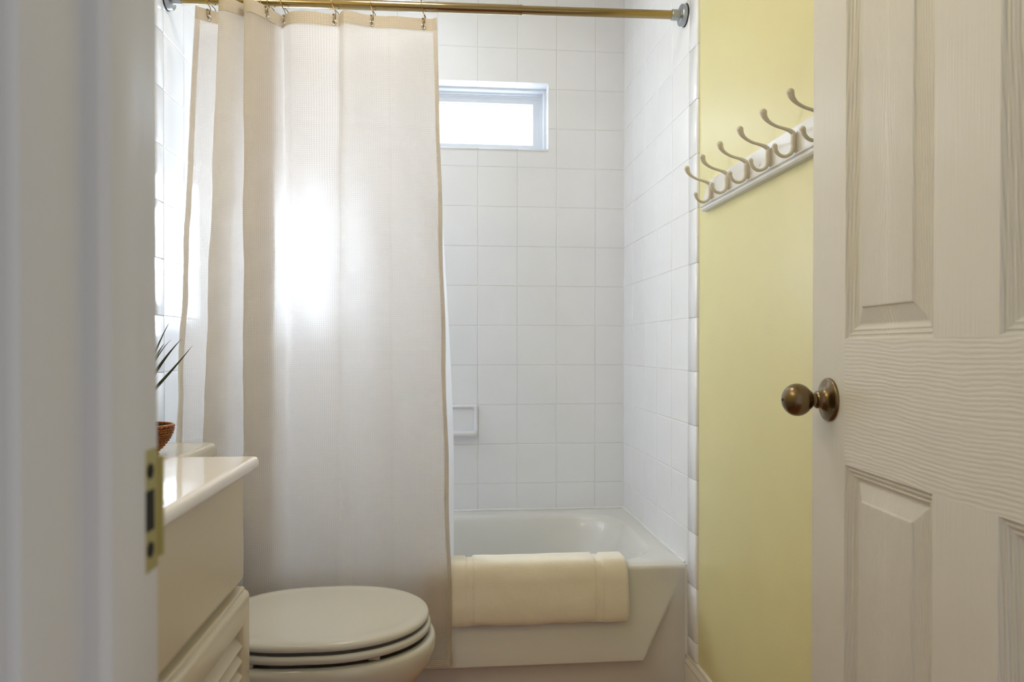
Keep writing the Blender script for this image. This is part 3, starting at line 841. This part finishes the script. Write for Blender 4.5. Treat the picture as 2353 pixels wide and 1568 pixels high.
def lou_door(y0, y1):
    z0, z1 = .115, .594; X = VXF
    bm = B()
    def lp(ins, x): return [(x, y0+ins, z0+ins), (x, y1-ins, z0+ins), (x, y1-ins, z1-ins), (x, y0+ins, z1-ins)]
    # ogee outside edge, flat frame, inner edge down to the slat recess
    sw = .056
    loft(bm, [lp(0, X), lp(0, X+.010), lp(.0010, X+.0135), lp(.0035, X+.0155), lp(.0050, X+.0160), lp(.0058, X+.0200), lp(.0085, X+.0235), lp(.013, X+.0262),
              lp(sw-.004, X+.0266), lp(sw-.002, X+.0255), lp(sw, X+.0225), lp(sw+.001, X+.0190), lp(sw+.001, X+.006)], cap0=True, cap1=True)
    d = local(obj('door', bm, M['cab'], smooth=35), van)
    # louvre slats: tilted boards with nosed front
    z = z1-sw-.012; first = True
    while z > z0+sw+.012:
        bm = B()
        a = math.radians(38); c = Vector((X+.0150, 0, z-.010)); u = Vector((math.sin(a), 0, -math.cos(a))); n_ = Vector((math.cos(a), 0, math.sin(a)))
        pr = []
        for k in range(8):
            t = k/7*PI; pr.append(c + u*(.0125+.003*math.sin(t)) + n_*(.003*math.cos(t)))
        for k in range(8):
            t = k/7*PI; pr.append(c - u*(.0125+.003*math.sin(t)) - n_*(.003*math.cos(t)))
        loft(bm, [[(p.x, yy, p.z) for p in pr] for yy in (y0+sw+.001, y1-sw-.001)], True, True)
        s_ = obj('slat', bm, M['cab'], d, smooth=40)
        z -= .0265
    return d
lou_door(.905, VY1-.002); lou_door(VY0+.004, .885)

top = empty('countertop', (-.55, .90, .81), label='glossy white marble vanity countertop with a rounded edge', cat='countertop')
bm = B(); tx0, tx1, ty0, ty1 = XLW, -.338, YF1+.016, 1.366
loops = []
for ins, z in ((.010, .8100), (.0045, .8095), (.0012, .8115), (0, .8155), (0, .8215), (.0010, .8255), (.0035, .8285), (.0075, .8298), (.012, .8300)):
    loops.append([(a, b, z) for a, b, _ in rrect(tx0+(0 if ins else 0), tx1-ins, ty0, ty1-ins, max(.006, .014-ins), 6)])
# hold the wall side straight
bow = [(-.56+.165*math.cos(2*PI*k/36), .86+.21*math.sin(2*PI*k/36)) for k in range(36)]
loft(bm, loops, cap0=True, cap1=True)
local(obj('slab', bm, M['marble'], smooth=45), top)
bm = B()
lp = lambda s, z: [(-.565+.150*s*math.cos(2*PI*k/40), .84+.20*s*math.sin(2*PI*k/40), z) for k in range(40)]
loft(bm, [lp(1.05, .8302), lp(1.03, .8325), lp(1.0, .8330), lp(.97, .8318), lp(.95, .8304)])
local(obj('basin_rim', bm, M['marble'], smooth=60), top)
bm = B(); box(bm, XLW, XLW+.018, ty0, ty1-.004, .8295, .905, .004); local(obj('backsplash', bm, M['marble'], smooth=40), top)
# faucet (out of sight beside the jamb)
fa = empty('faucet', (-.72, .84, .83), label='chrome faucet on the vanity top behind the door jamb', cat='faucet')
bm = B(); lathe(bm, [(.028, 0), (.028, .006), (.018, .012), (.014, .05), (.016, .10), (.010, .112)], (-.728, .84, .8295), (0, 0, 1), 32)
local(obj('body', bm, M['chrome'], smooth=40), fa)
bm = B(); tube(bm, crom([(-.728, .84, .90), (-.69, .84, .925), (-.64, .84, .925), (-.612, .84, .905)], 6), [.010]*19, 16); local(obj('spout', bm, M['chrome'], smooth=60), fa)

# vanity light (out of frame above the counter) and ceiling dome: the lamps of the room
vl = empty('vanity_light', (XLW, .95, 2.02), label='warm three bulb light bar on the left wall above the vanity', cat='wall lamp')
bm = B(); box(bm, XLW, XLW+.025, .65, 1.25, 1.97, 2.07, .006); local(obj('backplate', bm, M['chrome'], smooth=40), vl)
for y in (.75, .95, 1.15):
    bm = B(); lathe(bm, [(.02, 0), (.024, .01), (.018, .03)], (XLW+.024, y, 2.02), (1, 0, 0), 24); so = local(obj('socket', bm, M['chrome'], smooth=40), vl)
    bm = B(); bmesh.ops.create_uvsphere(bm, u_segments=24, v_segments=16, radius=.042, matrix=Matrix.Translation((XLW+.09, y, 2.02))); local(obj('bulb', bm, M['bulb'], smooth=60), vl)
cl = empty('ceiling_lamp', (-.16, 1.68, CEIL), label='warm opal glass dome on the bathroom ceiling', cat='ceiling lamp')
bm = B(); lathe(bm, [(.17, 0), (.17, -.02), (.155, -.028)], (-.16, 1.68, CEIL), (0, 0, 1), 40); local(obj('base', bm, M['chrome'], smooth=40), cl)
bm = B(); lathe(bm, [(.15*math.cos(a*PI/16), -.028-.06*math.sin(a*PI/16)) for a in range(9)], (-.16, 1.68, CEIL), (0, 0, 1), 40); local(obj('shade', bm, M['dome'], smooth=60), cl)

sl = empty('tub_fill_lamp', (-.14, 2.45, CEIL), label='round cool white fill lamp added in the ceiling over the tub', cat='ceiling lamp')  # unseen fill lamp, added to brighten the tub alcove
bm = B(); lathe(bm, [(.085, 0), (.085, -.006), (.074, -.008), (.070, -.001)], (-.14, 2.45, CEIL), (0, 0, 1), 40, cap=False); local(obj('trim_ring', bm, M['rail'], smooth=40), sl)
bm = B(); lathe(bm, [(.072, -.003), (.05, -.006), (.001, -.007)], (-.14, 2.45, CEIL), (0, 0, 1), 32, cap=False); local(obj('lens', bm, M['tub_fill_lens'], smooth=60), sl)
# ------------------------------------------------------------------ toilet
TYC = 1.675
toi = empty('toilet', (-.40, TYC, 0), label='bone-coloured toilet with its lid closed beside the vanity', cat='toilet')
def dshape(xb, xf, hw, z, xm=-.255, nb=.86, n=56, sx=0):
    """egg plan: front half ellipse about xm, back tapering to nb*hw with rounded corners"""
    pts = []
    for k in range(n):
        a = 2*PI*k/n; c, s = math.cos(a), math.sin(a)
        if c >= 0: X = xm+(xf-xm)*abs(c)**.96; Y = hw*math.copysign(abs(s)**.96, s)
        else:
            e = .62
            X = xm-(xm-xb)*abs(c)**e; Y = hw*(1-(1-nb)*abs(c)**1.6)*math.copysign(abs(s)**e, s)
        pts.append((X, TYC+Y, z))
    return pts
def ins(i, z): return dshape(-.505+i, -.034-i, .188-i, z)
bm = B()   # lid
loft(bm, [ins(.016, .4070), ins(.010, .4060), ins(.006, .4000),  ins(.0015, .4010), ins(0, .4040), ins(.0003, .4085), ins(.0025, .4130), ins(.008, .4163), ins(.016, .4180), ins(.026, .4186), ins(.032, .4182), ins(.045, .4184), ins(.09, .4200), ins(.15, .4208)], cap0=True, cap1=True)
local(obj('lid', bm, M['seat'], smooth=60), toi)
bm = B()   # seat ring
i2 = lambda i, z: dshape(-.505+i, -.030-i, .191-i, z)
loft(bm, [i2(.06, .3815), i2(.014, .3805), i2(.008, .3760), i2(.003, .3765), i2(0, .380), i2(0, .3860), i2(.002, .3910), i2(.006, .3930), i2(.010, .3925), i2(.016, .3860), i2(.06, .3850)], cap0=True, cap1=True)
local(obj('seat', bm, M['seat'], smooth=60), toi)
for X, Y in ((-.145, TYC-.150), (-.145, TYC+.150), (-.40, TYC-.165), (-.40, TYC+.165)):
    bm = B(); box(bm, X-.012, X+.012, Y-.006, Y+.006, .3665, .3765, .002); local(obj('seat_bumper', bm, M['rubber'], smooth=40), toi)
for Y in (TYC-.075, TYC+.075):
    bm = B(); box(bm, -.535, -.500, Y-.02, Y+.02, .372, .412, .006); local(obj('hinge', bm, M['seat'], smooth=40), toi)
bm = B()
def bw(xb, xf, hw, z, xm=-.26, nb=.8): return dshape(xb, xf, hw, z, xm, nb)
loft(bm, [bw(-.45, -.11, .10, .28), bw(-.46, -.075, .140, .330), bw(-.50, -.054, .162, .345), bw(-.525, -.040, .175, .3620), bw(-.525, -.034, .180, .3665), bw(-.54, -.022, .190, .3630), bw(-.545, -.0185, .194, .354), bw(-.545, -.0190, .194, .338), bw(-.545, -.025, .190, .315),
          bw(-.55, -.045, .176, .285), bw(-.55, -.080, .155, .245), bw(-.56, -.125, .132, .195), bw(-.58, -.165, .115, .14), bw(-.60, -.185, .108, .08), bw(-.62, -.18, .110, .03), bw(-.63, -.172, .115, .004), bw(-.63, -.172, .115, -.0069)], cap0=True, cap1=True)
local(obj('bowl', bm, M['toilet'], smooth=60), toi)
bm = B()
loft(bm, [rrect(XLW+.015, -.575, TYC-.165, TYC+.165, .03, 6, .362), rrect(XLW+.012, -.570, TYC-.175, TYC+.175, .035, 6, .40), rrect(XLW+.010, -.562, TYC-.188, TYC+.188, .035, 6, .762)], True, True)
box(bm, -.72, -.50, TYC-.11, TYC+.11, .30, .3665, .01)
local(obj('tank', bm, M['toilet'], smooth=50), toi)
bm = B()
tr = lambda i, z, r=.028: rrect(XLW+.010+i, -.564-i, TYC-.198+i, TYC+.198-i, r, 8, z)
loft(bm, [tr(.006, .760), tr(0, .763), tr(0, .780), tr(.0015, .786), tr(.005, .7905), tr(.010, .7925), tr(.018, .7932), tr(.05, .7936)], True, True)
local(obj('tank_lid', bm, M['toilet'], smooth=55), toi)
bm = B(); lathe(bm, [(.012, 0), (.012, .008), (.006, .012)], (-.566, TYC-.13, .70), (1, 0, 0), 20); tube(bm, [(-.555, TYC-.13, .70), (-.55, TYC-.10, .698), (-.55, TYC-.06, .694)], .005, 10)
local(obj('flush_handle', bm, M['chrome'], smooth=50), toi)

for ch in toi.children:
    if ch.name.split('.')[0] in ('lid', 'seat', 'seat_bumper', 'hinge', 'bowl'): ch.location.z += .007
# ------------------------------------------------------------------ woven bowl and plant on the tank
bx, by, bz = -.648, 1.62, .7937
bk = empty('woven_bowl', (bx, by, bz), label='brown woven rattan bowl on the toilet tank', cat='bowl')
def brad(h):   # h 0..1
    return .026+.033*math.sin(min(1, h*1.02)*PI/2)**.85
bm = B()
H = .057
lathe(bm, [(brad(h/10)-.003, .010+H*h/10*.96) for h in range(11)] + [(brad(1)-.006, .010+H*.96), (brad(.5)-.006, .010+H*.5), (.001, .018)], (bx, by, bz), (0, 0, 1), 40, cap=False)
local(obj('shell', bm, M['rattan_dark'], smooth=60), bk)
bm = B()   # weave: wavy strands running round, alternating over and under the ribs
NR = 30
for r in range(11):
    h = (r+.5)/11; z = .010+H*h; pts = []
    for k in range(NR*4+1):
        a = 2*PI*k/(NR*4); w = .0026*math.sin(a*NR/1 + PI*(r % 2))
        R_ = brad(h)+w; pts.append((bx+R_*math.cos(a), by+R_*math.sin(a), bz+z))
    tube(bm, pts, .0021, 6, False)
local(obj('weave', bm, M['rattan'], smooth=60), bk)
bm = B()
for k in range(NR):
    a = 2*PI*(k+.25)/NR
    tube(bm, [(bx+(brad(h/8)+.0006)*math.cos(a), by+(brad(h/8)+.0006)*math.sin(a), bz+.010+H*h/8) for h in range(9)], .0015, 5)
pts = [(bx+.0595*math.cos(2*PI*k/60), by+.0595*math.sin(2*PI*k/60), bz+.010+H) for k in range(61)]
tube(bm, pts, .0030, 8, False)
pts = [(bx+.028*math.cos(2*PI*k/40), by+.028*math.sin(2*PI*k/40), bz+.004) for k in range(41)]
tube(bm, pts, .0042, 8, False)
local(obj('rim_and_foot', bm, M['rattan'], smooth=60), bk)
bm = B(); lathe(bm, [(.052, .056), (.045, .060), (.03, .063), (.001, .064)], (bx, by, bz), (0, 0, 1), 24, cap=False)
# plant
pl = empty('potted_plant', (bx, by, bz+.02), label='spiky green plant rising from the woven bowl', cat='plant')
local(obj('moss', bm, M['soil'], smooth=60), pl)
bm = B(); tube(bm, crom([(bx, by, bz+.03), (bx-.004, by, bz+.08), (bx-.003, by, bz+.115)], 5), .006, 10); local(obj('stem', bm, M['soil'], smooth=60), pl)
def leaf(P0, P1, P2, P3, w):
    """blade along a cubic bezier, folded along the midrib"""
    me = bpy.data.meshes.new('leaf'); vs = []; N = 22
    P0, P1, P2, P3 = map(Vector, (P0, P1, P2, P3))
    def bz_(t): return P0*(1-t)**3 + P1*3*t*(1-t)**2 + P2*3*t*t*(1-t) + P3*t**3
    for k in range(N+1):
        t = k/N; p = bz_(t); d = (bz_(min(1, t+.01))-bz_(max(0, t-.01))).normalized()
        s = d.cross(Vector((0, 0, 1))); s = s.normalized() if s.length > .05 else Vector((0, 1, 0))
        s = (s*.55 + Vector((0, .2, 0)) + d.cross(s)*.75).normalized(); s = (s-d*s.dot(d)).normalized(); nn = s.cross(d)
        ww = w*(math.sin(PI*min(1, (t*.93+.07)))**.8)*(1-.35*t) + .0003
        vs += [p - s*ww + nn*ww*.25, p - nn*.0004, p + s*ww + nn*ww*.25, p + nn*.0006]
    fs = []
    for k in range(N):
        a = k*4; b = a+4
        for q in ((0, 1), (1, 2), (2, 3), (3, 0)): fs.append((a+q[0], a+q[1], b+q[1], b+q[0]))
    fs += [(0, 3, 2, 1), (N*4, N*4+1, N*4+2, N*4+3)]
    me.from_pydata(vs, [], fs)
    uvl = me.uv_layers.new(name='UVMap')
    for p in me.polygons:
        p.use_smooth = True
        for li in p.loop_indices:
            vi = me.loops[li].vertex_index; uvl.data[li].uv = ((vi % 4)/3, (vi//4)/N)
    o = link('leaf', me, M['leaf']); local(o, pl)
base = Vector((bx-.003, by, bz+.105))
tips = [  # tip offset X, Y, Z from base; mid lift
 (.108, -.005, .135, .05, .0048), (.080, .01, .150, .085, .0045), (.062, .0, .148, .10, .0022), (.048, .03, .188, .11, .0024), (.040, -.02, .190, .12, .0020),
 (-.02, .02, .20, .12, .004), (-.045, -.06, .17, .10, .004), (.0, -.10, .12, .09, .004), (.01, .10, .14, .09, .004), (-.04, .07, .12, .09, .004)]
for tx, ty, tz, lift, w in tips:
    t = Vector((tx, ty, tz))
    leaf(base, base+Vector((tx*.10, ty*.1, lift*.55)), base+Vector((tx*.45, ty*.45, lift*1.15)), base+t, w)
